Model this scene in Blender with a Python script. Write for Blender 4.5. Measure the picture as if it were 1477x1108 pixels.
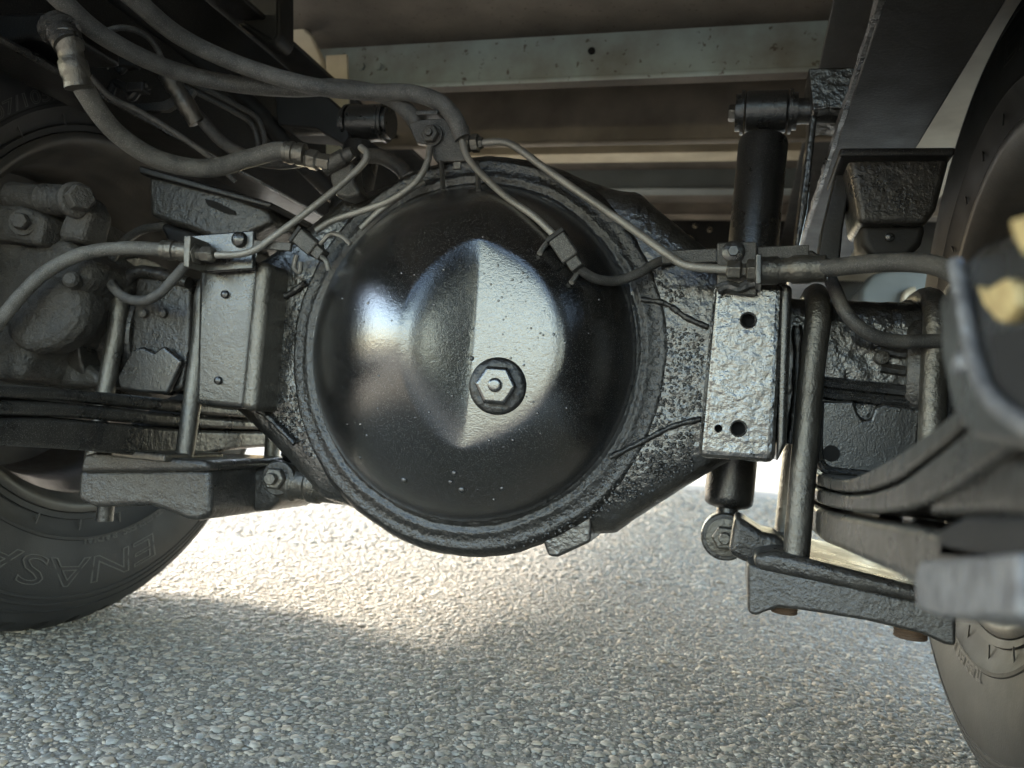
import bpy, bmesh, math, random
import numpy as np
from mathutils import Vector, Matrix
R = math.radians
rnd = random.Random(7)
sc = bpy.context.scene
for o in list(bpy.data.objects): bpy.data.objects.remove(o)
col = sc.collection

# ------------------------------------------------------------------ camera
CAM = Vector((0.235, -0.72, 0.27)); YAW, PITCH, ROLL, FPX = R(16), R(2.9), R(4.7), 1150.0
_F = Vector((-math.sin(YAW)*math.cos(PITCH), math.cos(YAW)*math.cos(PITCH), math.sin(PITCH)))
_r = Vector((math.cos(YAW), math.sin(YAW), 0)); _u = _r.cross(_F)
_R = _r*math.cos(ROLL) + _u*math.sin(ROLL); _U = _u*math.cos(ROLL) - _r*math.sin(ROLL)
cd = bpy.data.cameras.new('camera'); cam = bpy.data.objects.new('camera', cd); col.objects.link(cam)
M = Matrix.Identity(4)
for i in range(3): M[i][0], M[i][1], M[i][2], M[i][3] = _R[i], _U[i], -_F[i], CAM[i]
cam.matrix_world = M
cd.sensor_width = 36; cd.lens = 36*FPX/1477; cd.clip_start = 0.01; cd.clip_end = 500
cd.dof.use_dof = True; cd.dof.focus_distance = 0.64; cd.dof.aperture_fstop = 8.0
sc.camera = cam

# ------------------------------------------------------------------ world, sun, exposure
SUN_EL, SUN_AZ = R(42), R(-62)          # azimuth from +Y (forward) towards +X; negative = the truck's left
w = bpy.data.worlds.new('World'); sc.world = w; w.use_nodes = True
nt = w.node_tree; bg = nt.nodes['Background']
sky = nt.nodes.new('ShaderNodeTexSky'); sky.sky_type = 'NISHITA'; sky.sun_disc = False
sky.sun_elevation = SUN_EL; sky.sun_rotation = SUN_AZ; sky.air_density = 1.5; sky.dust_density = 1.8; sky.ozone_density = 1.0
nt.links.new(sky.outputs[0], bg.inputs[0]); bg.inputs[1].default_value = 0.15
sl = bpy.data.lights.new('sun', 'SUN'); sl.energy = 1.5; sl.angle = R(10); sl.color = (1.0, 0.93, 0.82)
so = bpy.data.objects.new('sun', sl); col.objects.link(so)
sd = Vector((math.sin(SUN_AZ)*math.cos(SUN_EL), math.cos(SUN_AZ)*math.cos(SUN_EL), math.sin(SUN_EL)))
so.rotation_euler = (-sd).to_track_quat('-Z', 'Y').to_euler(); so.location = (0, 0, 8)
sc.view_settings.view_transform = 'Standard'; sc.view_settings.look = 'None'
sc.view_settings.gamma = 1; sc.view_settings.use_curve_mapping = False
sc.view_settings.exposure = 3.2
sc.render.engine = 'CYCLES'; sc.cycles.use_denoising = True; sc.cycles.max_bounces = 8

# ------------------------------------------------------------------ helpers
def ray(x, y): return _F + _R*((x-738.5)/FPX) - _U*((y-554)/FPX)
def U(x, y, X=None, Y=None, Z=None):
    d = ray(x, y)
    t = (X-CAM.x)/d.x if X is not None else (Y-CAM.y)/d.y if Y is not None else (Z-CAM.z)/d.z
    return CAM + d*t
def V(*a): return Vector(a)
def spline(pts, n=8):
    pts = [Vector(p) for p in pts]
    if len(pts) < 3: return pts
    P = [2*pts[0]-pts[1]] + pts + [2*pts[-1]-pts[-2]]; out = []
    for i in range(1, len(P)-2):
        a, b, c, d = P[i-1:i+3]
        for k in range(n):
            t = k/n
            out.append(0.5*((2*b)+(c-a)*t+(2*a-5*b+4*c-d)*t*t+(3*b-a-3*c+d)*t**3))
    out.append(pts[-1]); return out
def basis(axis):
    z = Vector(axis).normalized(); h = V(0, 0, 1) if abs(z.z) < .9 else V(1, 0, 0)
    x = h.cross(z).normalized(); return x, z.cross(x), z

class MB:
    def __init__(s): s.v = []; s.f = []
    def add(s, vs, fs):
        o = len(s.v); s.v += [tuple(p) for p in vs]; s.f += [tuple(i+o for i in f) for f in fs]; return s
    def box(s, c, size, ax=None):
        c = Vector(c); X, Y, Z = ax or (V(1,0,0), V(0,1,0), V(0,0,1))
        vs = [c+X*(i*size[0]/2)+Y*(j*size[1]/2)+Z*(k*size[2]/2) for i in (-1,1) for j in (-1,1) for k in (-1,1)]
        return s.add(vs, [(0,1,3,2),(4,6,7,5),(0,4,5,1),(2,3,7,6),(0,2,6,4),(1,5,7,3)])
    def span(s, x0, x1, y0, y1, z0, z1):
        return s.box(((x0+x1)/2, (y0+y1)/2, (z0+z1)/2), (abs(x1-x0), abs(y1-y0), abs(z1-z0)))
    def prism(s, poly, vec):
        poly = [Vector(p) for p in poly]; n = len(poly); vec = Vector(vec)
        nrm = V(0,0,0)
        for i in range(n): nrm += poly[i].cross(poly[(i+1) % n])
        if nrm.dot(vec) > 0: poly.reverse()
        vs = poly + [p+vec for p in poly]
        return s.add(vs, [tuple(range(n)), tuple(range(2*n-1, n-1, -1))] + [(i, n+i, n+(i+1) % n, (i+1) % n) for i in range(n)])
    def tube(s, path, r, n=12, caps=True):
        path = [Vector(p) for p in path]; m = len(path)
        rs = r if isinstance(r, (list, tuple)) else [r]*m
        up = None; vs = []
        for i, p in enumerate(path):
            t = (path[min(i+1, m-1)]-path[max(i-1, 0)]).normalized()
            if up is None: up, _, _ = basis(t)
            up = (up-t*up.dot(t)).normalized(); b = t.cross(up)
            vs += [p+(up*math.cos(2*math.pi*k/n)+b*math.sin(2*math.pi*k/n))*rs[i] for k in range(n)]
        fs = [(i*n+k, i*n+(k+1) % n, (i+1)*n+(k+1) % n, (i+1)*n+k) for i in range(m-1) for k in range(n)]
        if caps: fs += [tuple(range(n-1, -1, -1)), tuple(range((m-1)*n, m*n))]
        return s.add(vs, fs)
    def lathe(s, prof, origin, axis, n=32, caps=True, wob=None):
        x, y, z = basis(axis); o = Vector(origin); m = len(prof); vs = []
        for (r, h) in prof:
            for k in range(n):
                a = 2*math.pi*k/n; q = r*(1+(wob(a, h) if wob else 0))
                vs.append(o+z*h+(x*math.cos(a)+y*math.sin(a))*q)
        fs = [(i*n+k, i*n+(k+1) % n, (i+1)*n+(k+1) % n, (i+1)*n+k) for i in range(m-1) for k in range(n)]
        if caps: fs += [tuple(range(n-1, -1, -1)), tuple(range((m-1)*n, m*n))]
        return s.add(vs, fs)
    def cyl(s, a, b, r, n=20, r2=None):
        a, b = Vector(a), Vector(b); return s.lathe([(r, 0), (r if r2 is None else r2, (b-a).length)], a, b-a, n)
    def hexnut(s, c, axis, r, h):
        return s.lathe([(r*.88, 0), (r, h*.12), (r, h*.8), (r*.86, h)], c, axis, 6)
    def build(s, name, mat, parent=None, bevel=0, seg=2, smooth=40):
        me = bpy.data.meshes.new(name); me.from_pydata(s.v, [], s.f); me.update()
        bm = bmesh.new(); bm.from_mesh(me); bmesh.ops.recalc_face_normals(bm, faces=bm.faces); bm.to_mesh(me); bm.free()
        me.shade_smooth()
        if smooth < 180: me.set_sharp_from_angle(angle=R(smooth))
        me.materials.append(mat)
        o = bpy.data.objects.new(name, me); col.objects.link(o)
        if bevel:
            b = o.modifiers.new('bevel', 'BEVEL'); b.width = bevel; b.segments = seg; b.limit_method = 'ANGLE'
            b.angle_limit = R(35); b.harden_normals = False
            me.shade_smooth(); 
            wn = o.modifiers.new('wn', 'WEIGHTED_NORMAL'); wn.keep_sharp = False
        if parent is not None:
            o.parent = parent; b = parent
            off = b.location.copy() if b.type == 'EMPTY' else Vector((0, 0, 0))
            o.matrix_parent_inverse = Matrix.Translation(off).inverted()
        return o
def thing(name, label, cat, loc=(0,0,0), group=None):
    o = bpy.data.objects.new(name, None); col.objects.link(o); o.location = loc; o.empty_display_size = .05
    o['label'] = label; o['category'] = cat
    if group: o['group'] = group
    return o
def tag(o, label, cat, group=None):
    o['label'] = label; o['category'] = cat
    if group: o['group'] = group
    return o
def struct(o): o['kind'] = 'structure'; return o

# ------------------------------------------------------------------ materials
def mat(name, c1, c2=None, rough=.4, rough2=None, metal=0.0, scale=30, detail=6, bump=0.0, bscale=400, speck=0.0,
        speck_col=(.35,.33,.30), sscale=1800, dust=0.0, dust_col=(.22,.20,.17), coat=0.0, lump=0.0, lscale=90, spec=.5, attr=None, civ=1.5):
    m = bpy.data.materials.new(name); m.use_nodes = True; t = m.node_tree; N = t.nodes; L = t.links
    p = N['Principled BSDF']; p.inputs['Metallic'].default_value = metal; p.inputs['Specular IOR Level'].default_value = spec
    p.inputs['Coat Weight'].default_value = coat; p.inputs['Coat Roughness'].default_value = .13; p.inputs['Coat IOR'].default_value = civ
    tc = N.new('ShaderNodeTexCoord'); co = tc.outputs['Object']
    def noise(s, d=6, r=.55):
        n = N.new('ShaderNodeTexNoise'); n.inputs['Scale'].default_value = s; n.inputs['Detail'].default_value = d
        n.inputs['Roughness'].default_value = r; L.new(co, n.inputs['Vector']); return n.outputs['Fac']
    def ramp(src, a, b, v0=0., v1=1.):
        n = N.new('ShaderNodeMapRange'); n.inputs['From Min'].default_value = a; n.inputs['From Max'].default_value = b
        n.inputs['To Min'].default_value = v0; n.inputs['To Max'].default_value = v1; L.new(src, n.inputs['Value']); return n.outputs[0]
    def mix(f, a, b):
        n = N.new('ShaderNodeMix'); n.data_type = 'RGBA'; L.new(f, n.inputs[0])
        for s, v in ((6, a), (7, b)):
            if isinstance(v, tuple): n.inputs[s].default_value = (*v[:3], 1)
            else: L.new(v, n.inputs[s])
        return n.outputs[2]
    n1 = noise(scale, detail)
    c = mix(ramp(n1, .35, .65), c1, c2 or c1)
    if attr:
        a = N.new('ShaderNodeAttribute'); a.attribute_name = attr
        mm = N.new('ShaderNodeMix'); mm.data_type = 'RGBA'; mm.blend_type = 'MULTIPLY'; mm.inputs[0].default_value = 1
        L.new(c, mm.inputs[6]); L.new(a.outputs['Color'], mm.inputs[7]); c = mm.outputs[2]
    rg = ramp(n1, .3, .7, rough, rough2 if rough2 is not None else rough)
    if dust:
        geo = N.new('ShaderNodeNewGeometry'); sp = N.new('ShaderNodeSeparateXYZ'); L.new(geo.outputs['Normal'], sp.inputs[0])
        up = ramp(sp.outputs['Z'], -.2, 1, .35, 1.)
        dn = ramp(noise(scale*2.3, 8, .65), .42, .72)
        mu = N.new('ShaderNodeMath'); mu.operation = 'MULTIPLY'; L.new(up, mu.inputs[0]); L.new(dn, mu.inputs[1])
        mu2 = N.new('ShaderNodeMath'); mu2.operation = 'MULTIPLY'; L.new(mu.outputs[0], mu2.inputs[0]); mu2.inputs[1].default_value = dust
        c = mix(mu2.outputs[0], c, dust_col)
        ad = N.new('ShaderNodeMath'); ad.operation = 'MULTIPLY_ADD'; L.new(mu2.outputs[0], ad.inputs[0]); ad.inputs[1].default_value = .5; L.new(rg, ad.inputs[2]); rg = ad.outputs[0]
    if speck:
        sn = ramp(noise(sscale, 2), .66-.12*speck, .72-.12*speck, 0., .8)
        c = mix(sn, c, speck_col)
    L.new(c, p.inputs['Base Color']); L.new(rg, p.inputs['Roughness'])
    nrm = None
    for st, s2, dist in ((lump, lscale, .004), (bump, bscale, .0006)):
        if st:
            b = N.new('ShaderNodeBump'); b.inputs['Strength'].default_value = st; b.inputs['Distance'].default_value = dist
            L.new(noise(s2, 4), b.inputs['Height'])
            if nrm: L.new(nrm, b.inputs['Normal'])
            nrm = b.outputs[0]
    if nrm: L.new(nrm, p.inputs['Normal']); L.new(nrm, p.inputs['Coat Normal'])
    return m

PAINT = mat('gloss_black_paint', (.010,.010,.0095), (.018,.017,.016), .22, .38, spec=.6, civ=1.5, bump=.5, bscale=620, lump=.09, lscale=160, speck=.4, sscale=2000, speck_col=(.20,.19,.17), coat=.6)
COVER = mat('cover_black_paint', (.004,.004,.0045), (.006,.006,.006), .13, .22, spec=.6, civ=1.85, bump=.28, bscale=900, lump=.05, lscale=240, dust=.18, dust_col=(.05,.047,.042), speck=.5, sscale=1500, speck_col=(.13,.126,.118), coat=1.0)
ROUGHPAINT = mat('lumpy_black_paint', (.016,.015,.013), (.035,.0325,.028), .26, .44, metal=.4, spec=.9, civ=1.9, bump=.5, bscale=420, lump=.5, lscale=120, speck=.3, speck_col=(.2,.19,.17), coat=.6)
FLANGE = mat('flange_paint', (.007,.0068,.0062), (.013,.012,.011), .26, .42, metal=.0, bump=.7, bscale=600, lump=.5, lscale=170, speck=.3, speck_col=(.12,.115,.1), sscale=2000, coat=.35, civ=1.6)
BOXM = mat('orange_peel_bracket_paint', (.02,.019,.017), (.055,.05,.043), .16, .46, metal=.35, bump=.45, bscale=420, lump=.38, lscale=110, scale=60, speck=.25, speck_col=(.02,.02,.02), coat=1.0, civ=2.1)
CAST = mat('painted_cast_iron', (.014,.0133,.0125), (.024,.0225,.02), .22, .38, bump=1.0, bscale=480, lump=.35, lscale=140, speck=.4, speck_col=(.16,.15,.135), dust=.22, coat=.2)
BOLT = mat('painted_rod', (.11,.103,.09), (.17,.16,.14), .27, .4, bump=.6, bscale=900, metal=.75, speck=.2, speck_col=(.02,.02,.02), sscale=2200, lump=.3, lscale=260)
BRACKET = mat('bracket_steel', (.03,.029,.027), (.06,.057,.052), .3, .45, metal=.3, bump=1.0, bscale=800, speck=.6, speck_col=(.26,.25,.23), dust=.3)
RUBBER = mat('tyre_rubber', (.007,.007,.0073), (.012,.0118,.0115), .62, .78, bump=.25, bscale=500, dust=.3, dust_col=(.034,.032,.029), scale=18)
LETTER = mat('tyre_lettering_rubber', (.035,.033,.031), (.055,.052,.048), .6, .7)
RIM = mat('rim_steel', (.04,.039,.037), (.075,.07,.062), .45, .6, metal=.3, bump=.4, bscale=400, dust=.5, dust_col=(.08,.07,.058), scale=25)
HOSE = mat('dusty_hose_rubber', (.045,.044,.041), (.10,.096,.088), .4, .6, bump=1.0, bscale=1000, scale=60, speck=.7, speck_col=(.24,.23,.215), sscale=1400, dust=.6, dust_col=(.24,.23,.205))
HOSEB = mat('black_hose_rubber', (.03,.03,.03), (.055,.053,.05), .45, .6, bump=.7, bscale=900, speck=.6, speck_col=(.2,.19,.18), dust=.6)
PIPE = mat('brake_pipe_steel', (.20,.19,.17), (.30,.285,.26), .34, .48, metal=.55, bump=.9, bscale=1200, speck=.6, speck_col=(.4,.39,.36), sscale=1500)
RAIL = mat('rail_black', (.003,.003,.0032), (.006,.0055,.005), .36, .52, bump=.4, bscale=350, dust=.2, dust_col=(.03,.027,.023), speck=.25, speck_col=(.18,.16,.14))
DARK = mat('dark_plastic', (.005,.005,.005), (.010,.0095,.009), .5, .65, bump=.4, bscale=500, dust=.3, dust_col=(.06,.055,.05))
FLOORM = mat('bed_underside', (.15,.13,.113), (.07,.062,.055), .6, .75, bump=.35, bscale=250, scale=7, detail=9, speck=.15, speck_col=(.05,.035,.025), sscale=160)
GALV = mat('green_grey_beam', (.34,.42,.42), (.19,.19,.17), .45, .65, bump=.3, bscale=300, scale=9, detail=10, speck=.02, speck_col=(.07,.05,.035), sscale=90)
BROWNB = mat('brown_beam', (.24,.205,.17), (.12,.102,.085), .55, .7, bump=.3, bscale=250, scale=9, detail=9)
CREAM = mat('cream_panel', (.62,.55,.42), (.45,.39,.29), .5, .65, bump=.3, bscale=200, scale=12, detail=8)
BLUEG = mat('blue_grey_panel', (.20,.225,.23), (.15,.165,.168), .5, .65, scale=8)
LEAF = mat('spring_steel', (.014,.0135,.0125), (.038,.0345,.029), .2, .38, metal=.4, bump=.7, bscale=420, dust=.2, coat=.4, lump=.25, lscale=120, dust_col=(.12,.105,.085), speck=.3)
DUSTCAST = mat('dusty_casting', (.022,.021,.019), (.045,.041,.036), .5, .68, bump=1.0, bscale=520, lump=.7, lscale=130, dust=.6, dust_col=(.10,.09,.076), speck=.3, speck_col=(.14,.13,.115))
YELLOW = mat('yellow_paint', (.46,.36,.17), (.30,.22,.10), .5, .6, bump=.3, scale=150)
WORN = mat('worn_grey_edge', (.10,.10,.105), (.20,.20,.20), .4, .55, metal=.3, bump=.9, bscale=300, scale=120, lump=.5, lscale=200)
RUSTN = mat('rusty_thread', (.16,.10,.06), (.08,.055,.04), .6, .7, bump=.8)

# ------------------------------------------------------------------ ground
def asphalt_mat():
    m = bpy.data.materials.new('asphalt'); m.use_nodes = True; t = m.node_tree; N = t.nodes; L = t.links; p = N['Principled BSDF']
    tc = N.new('ShaderNodeTexCoord')
    vo = N.new('ShaderNodeTexVoronoi'); vo.inputs['Scale'].default_value = 130; L.new(tc.outputs['Object'], vo.inputs['Vector'])
    n = N.new('ShaderNodeTexNoise'); n.inputs['Scale'].default_value = 240; n.inputs['Detail'].default_value = 8; L.new(tc.outputs['Object'], n.inputs['Vector'])
    n2 = N.new('ShaderNodeTexNoise'); n2.inputs['Scale'].default_value = 3; n2.inputs['Detail'].default_value = 6; L.new(tc.outputs['Object'], n2.inputs['Vector'])
    cr = N.new('ShaderNodeValToRGB'); cr.color_ramp.elements[0].color = (.12,.11,.092,1); cr.color_ramp.elements[1].color = (.27,.25,.212,1)
    cr.color_ramp.elements[0].position = .3; cr.color_ramp.elements[1].position = .72; L.new(n.outputs['Fac'], cr.inputs[0])
    cr2 = N.new('ShaderNodeValToRGB'); cr2.color_ramp.elements[0].color = (.78,.76,.72,1); cr2.color_ramp.elements[1].color = (1.15,1.1,1.0,1); L.new(n2.outputs['Fac'], cr2.inputs[0])
    mx = N.new('ShaderNodeMix'); mx.data_type = 'RGBA'; mx.blend_type = 'MULTIPLY'; mx.inputs[0].default_value = 1
    L.new(cr.outputs[0], mx.inputs[6]); L.new(cr2.outputs[0], mx.inputs[7]); L.new(mx.outputs[2], p.inputs['Base Color'])
    p.inputs['Roughness'].default_value = .85
    ad = N.new('ShaderNodeMath'); ad.operation = 'SUBTRACT'; L.new(n.outputs['Fac'], ad.inputs[0]); L.new(vo.outputs['Distance'], ad.inputs[1])
    b = N.new('ShaderNodeBump'); b.inputs['Strength'].default_value = .9; b.inputs['Distance'].default_value = .004; L.new(ad.outputs[0], b.inputs['Height']); L.new(b.outputs[0], p.inputs['Normal'])
    return m
ASPH = asphalt_mat()
STONE = mat('aggregate_stone', (.32,.292,.238), (.22,.20,.163), .6, .8, bump=.5, bscale=700, scale=160, attr='tint')
g = MB(); g.add([(-150,-150,0),(150,-150,0),(150,150,0),(-150,150,0)], [(0,1,2,3)])
struct(g.build('ground', ASPH))

def pix(P):
    d = P-CAM; z = d.dot(_F)
    if z < .05: return None
    return (738.5+FPX*d.dot(_R)/z, 554-FPX*d.dot(_U)/z, z)
def stones():
    rs = np.random.RandomState(3)
    # a coarse and a fine half-stone
    def dome(level):
        bm = bmesh.new(); bmesh.ops.create_icosphere(bm, subdivisions=level, radius=1)
        bmesh.ops.delete(bm, geom=[v for v in bm.verts if v.co.z < -.45], context='VERTS')
        bm.verts.index_update(); vs = np.array([v.co[:] for v in bm.verts]); fs = [[v.index for v in f.verts] for f in bm.faces]; bm.free(); return vs, np.array(fs)
    fine, coarse = dome(2), dome(1)
    zones = [(-.75, 1.0, -.45, .70, .0037, None, .0023), (-1.6, 1.1, .70, 1.7, .0070, coarse, .0040), (-2.6, 1.0, 1.7, 3.6, .0145, coarse, .0078)]
    AV, AF, AC = [], [], []; off = 0
    for x0, x1, y0, y1, step, kind, rad in zones:
        for y in np.arange(y0, y1, step):
            for x in np.arange(x0, x1, step):
                px, py = x+rs.uniform(-.5, .5)*step, y+rs.uniform(-.5, .5)*step
                q = pix(Vector((px, py, 0)))
                if q is None or not (-40 < q[0] < 1520 and 560 < q[1] < 1150): continue
                if rs.rand() < .30: continue
                r = rad*min(2.3, rs.lognormal(-.2, .55)); a = rs.uniform(0, 6.28)
                dv, df = kind or (fine if r > .0040 else coarse)
                s = np.array([r*rs.uniform(.8, 1.3), r*rs.uniform(.65, 1.0), r*rs.uniform(.22, .48)])
                v = dv*s*(1+rs.uniform(-.24, .24, (len(dv), 1)))
                ca, sa = math.cos(a), math.sin(a)
                v = np.stack([v[:,0]*ca-v[:,1]*sa+px, v[:,0]*sa+v[:,1]*ca+py, v[:,2]+rs.uniform(-.15, .3)*s[2]], 1)
                AV.append(v); AF.append(df+off); off += len(dv)
                b = rs.uniform(.55, 1.3); wm = rs.uniform(-.06, .12)
                AC.append(np.tile([b*(1+wm), b, b*(1-wm), 1.], (len(dv), 1)))
    v = np.concatenate(AV); f = np.concatenate(AF); c = np.concatenate(AC)
    me = bpy.data.meshes.new('aggregate_stones')
    me.vertices.add(len(v)); me.vertices.foreach_set('co', v.ravel())
    me.loops.add(len(f)*3); me.loops.foreach_set('vertex_index', f.ravel().astype(np.int32))
    me.polygons.add(len(f)); me.polygons.foreach_set('loop_start', np.arange(0, len(f)*3, 3, dtype=np.int32))
    me.update(); me.validate()
    at = me.color_attributes.new('tint', 'FLOAT_COLOR', 'POINT'); at.data.foreach_set('color', c.ravel())
    me.shade_smooth(); me.materials.append(STONE)
    o = bpy.data.objects.new('aggregate_stones', me); col.objects.link(o)
    o['kind'] = 'stuff'; o['label'] = 'pale rounded aggregate stones bedded in worn asphalt'; o['category'] = 'gravel'
    print('stones', len(AV), 'tris', len(f))
stones()

# ------------------------------------------------------------------ truck bed underside
FZ = .832
m = MB(); m.span(-.92, .92, -.85, 4.6, FZ, FZ+.03)
bf = m.build('bed_floor', FLOORM); tag(bf, 'brown stained steel floor of the truck bed seen from below', 'truck bed')
def beam(name, label, mt, y, zt, zb, x0=-.72, x1=.72, depth=.05, lip=.012, hole=None):
    t = thing(name, label, 'crossmember', (0, y, zb))
    m = MB(); m.span(x0, x1, y, y+.003, zb, zt); m.span(x0, x1, y+.003, y+depth, zb, zb+.003)
    m.build('web', mt, t, bevel=.001)
    if lip:
        m = MB(); m.tube([(x0, y+.001, zb), (x1, y+.001, zb)], .0035, 8); m.build('lower_edge', mt, t)
    return t
zt = FZ-.001; 
b1 = beam('crossmember', 'green grey galvanised crossmember with a small round hole', GALV, .36, zt, U(840,112,Y=.36).z, depth=.012)
hc = U(853,73,Y=.358); m = MB(); m.lathe([(.0052,0),(.0052,.0012)], (hc.x, .3592, hc.z), (0,-1,0), 20)
HOLE = mat('hole_shadow_black', (.004,.004,.004), rough=.9); m.build('hole', HOLE, b1)
for px in (520, 545): 
    q = U(px, 95, Y=.355); MB().hexnut(V(q.x, .3597, q.z), (0,-1,0), .006, .004).build('rivet', GALV, b1)
beam('crossmember', 'wide brown crossmember behind the green grey one', BROWNB, .52, U(840,126,Y=.52).z, U(840,205,Y=.52).z, depth=.02)
beam('crossmember', 'cream edged thin crossmember with rust at its end', CREAM, .70, U(840,203,Y=.70).z, U(840,222,Y=.70).z, lip=.0, x0=-.3)
beam('crossmember', 'flat blue grey crossmember deep under the bed', BLUEG, .95, U(840,205,Y=.95).z, U(840,272,Y=.95).z)
beam('crossmember', 'low brown crossmember beyond the blue grey one', BROWNB, 1.2, U(840,278,Y=1.2).z, U(840,308,Y=1.2).z)
b6 = beam('crossmember', 'deep black crossmember with lightening holes beyond the axle', DARK, 1.35, U(840,285,Y=1.35).z, U(840,440,Y=1.35).z, depth=.1)
for px, py, r in ((990,352,.022),(1003,326,.006),(1024,332,.006)):
    q = U(px, py, Y=1.349); MB().lathe([(r*.8,0),(r,.004),(r*.78,.008)], (q.x, 1.349, q.z), (0,-1,0), 20, caps=False).build('hole_rim', CREAM, b6)
# pale pressed panel and black box, upper left
p_ = thing('pressed_panel', 'pale pressed steel panel with rounded corner behind the black box', 'panel', U(430,80,Y=.30))
pl = [U(x,y,Y=.30) for x,y in ((380,-10),(420,20),(450,50),(466,85),(470,125),(380,125))]
MB().prism(pl, (0,.012,0)).build('panel_face', CREAM, p_, bevel=.006, seg=3)
MB().prism([U(x,y,Y=.297) for x,y in ((470,80),(500,78),(505,240),(470,240))], (0,.006,0)).build('panel_strut', CREAM, p_, bevel=.001)
bx = thing('black_box', 'smooth black plastic box hanging beside the wire harness', 'box', U(370,30,Y=.12))
pl = [U(x,y,Y=.12) for x,y in ((330,-30),(404,-30),(404,52),(397,63),(385,64),(330,25))]
MB().prism(pl, (0,.035,0)).build('casing', DARK, bx, bevel=.005, seg=3)
pl = [U(x,y,Y=.118) for x,y in ((352,-20),(400,-20),(400,50),(394,58),(352,33))]
MB().prism(pl, (0,-.002,0)).build('lid', DARK, bx, bevel=.001)

# ------------------------------------------------------------------ frame rails
def rail(side):
    s = side; name = 'frame_rail'
    lab = 'black frame rail above the shock absorber and its dark bump stop box' if s > 0 else 'scuffed black frame rail carrying the brake hose fittings'
    if s > 0: xi, xo = .303, .372
    else: xi, xo = -.362, -.415
    t = thing(name, lab, 'frame rail', ((xi+xo)/2, -.2, .54))
    zb = .545
    def zoff(y): return .0
    m = MB(); m.span(min(xi,xo), max(xi,xo), -.84, 3.0, zb, zb+.006); m.build('lower_flange', RAIL, t, bevel=.002)
    web = xo
    m = MB(); m.span(xo-s*.006, xo, -.84, 3.0, zb+.0065, zb+.20); m.build('web', RAIL, t, bevel=.001)
    m = MB(); m.span(min(xi,xo), max(xi,xo), -.84, 3.0, zb+.201, zb+.207); m.build('upper_flange', RAIL, t, bevel=.001)
    m = MB(); pth = [(xi-s*.001, y, zb+.003+rnd.uniform(-.0006,.0006)) for y in np.linspace(-.6, 1.2, 90)]
    m.tube(pth, [.0032+rnd.uniform(-.0008,.0008) for _ in pth], 6); m.build('edge_burr', LEAF, t)
    return t
rl = rail(-1); rr = rail(1)
rx = thing('added_rear_channel', 'added unseen black channel between the frame rails, darkening the cover reflections', 'crossmember', (0, -.84, .56))  # added behind the camera to give the cover something dark to reflect
m = MB(); m.span(-.36, .30, -.84, -.834, .56, .765); m.build('web', RAIL, rx, bevel=.001)
m = MB(); m.span(-.36, .30, -.833, -.79, .56, .566); m.build('lower_flange', RAIL, rx, bevel=.001)
# mudguard / cream side sill seen between rail and tyre
m = MB(); m.span(.43, .445, -.5, 1.6, .69, FZ-.002); m.span(.43, .52, -.5, 1.6, .685, .6895)
tag(m.build('side_sill', CREAM, bevel=.002), 'cream painted sill beam between frame rail and right hand tyre', 'sill')
# bump stops
def bump_stop(top, body, bot, label, y0, dy):
    t = thing('bump_stop', label, 'bump stop', U(*body[0], Y=y0))
    MB().prism([U(x,y,Y=y0-.012) for x,y in top], (0,dy+.024,0)).build('mounting_flange', RAIL, t, bevel=.002)
    a = [U(x,y,Y=y0) for x,y in body]; m = MB()
    m.prism(a, (0,dy,0)); m.build('bracket_body', CAST, t, bevel=.006, seg=3)
    b = [U(x,y,Y=y0+.012) for x,y in bot]
    MB().prism(b, (0,dy-.024,0)).build('rubber_stop', DARK, t, bevel=.006, seg=3)
    return t
t = bump_stop(((1212,213),(1380,212),(1377,224),(1210,226)), ((1222,226),(1372,224),(1352,300),(1338,322),(1238,322),(1236,300)),
          ((1240,322),(1338,322),(1330,352),(1310,372),(1258,372),(1243,352)), 'dark tapered bump stop box under the rail beside the shock absorber', -.035, .07)
q = U(1287,337,Y=-.036); MB().lathe([(.004,0),(.0034,.002),(.0015,.003)], (q.x,-.024,q.z), (0,-1,0), 12).build('bolt', PAINT, t)
m = MB(); m.prism([U(x,y,Y=.0) for x,y in ((1212,226),(1232,232),(1216,330),(1210,395),(1176,395),(1186,330))], (0,.03,0)); m.build('side_gusset', RAIL, t, bevel=.002)
t = bump_stop(((200,238),(392,292),(388,300),(200,250)), ((212,250),(275,258),(388,300),(392,322),(330,352),(275,332),(215,312)),
          ((225,318),(275,332),(330,352),(350,350),(345,372),(290,366),(240,350)), 'dusty black bump stop bracket with a slot beside the tyre', -.04, .08)
q = [U(x,y,Y=-.0415) for x,y in ((295,287),(310,290),(338,304),(340,310),(325,308),(300,297))]
MB().prism(q, (0,.001,0)).build('slot', HOLE, t)

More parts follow.
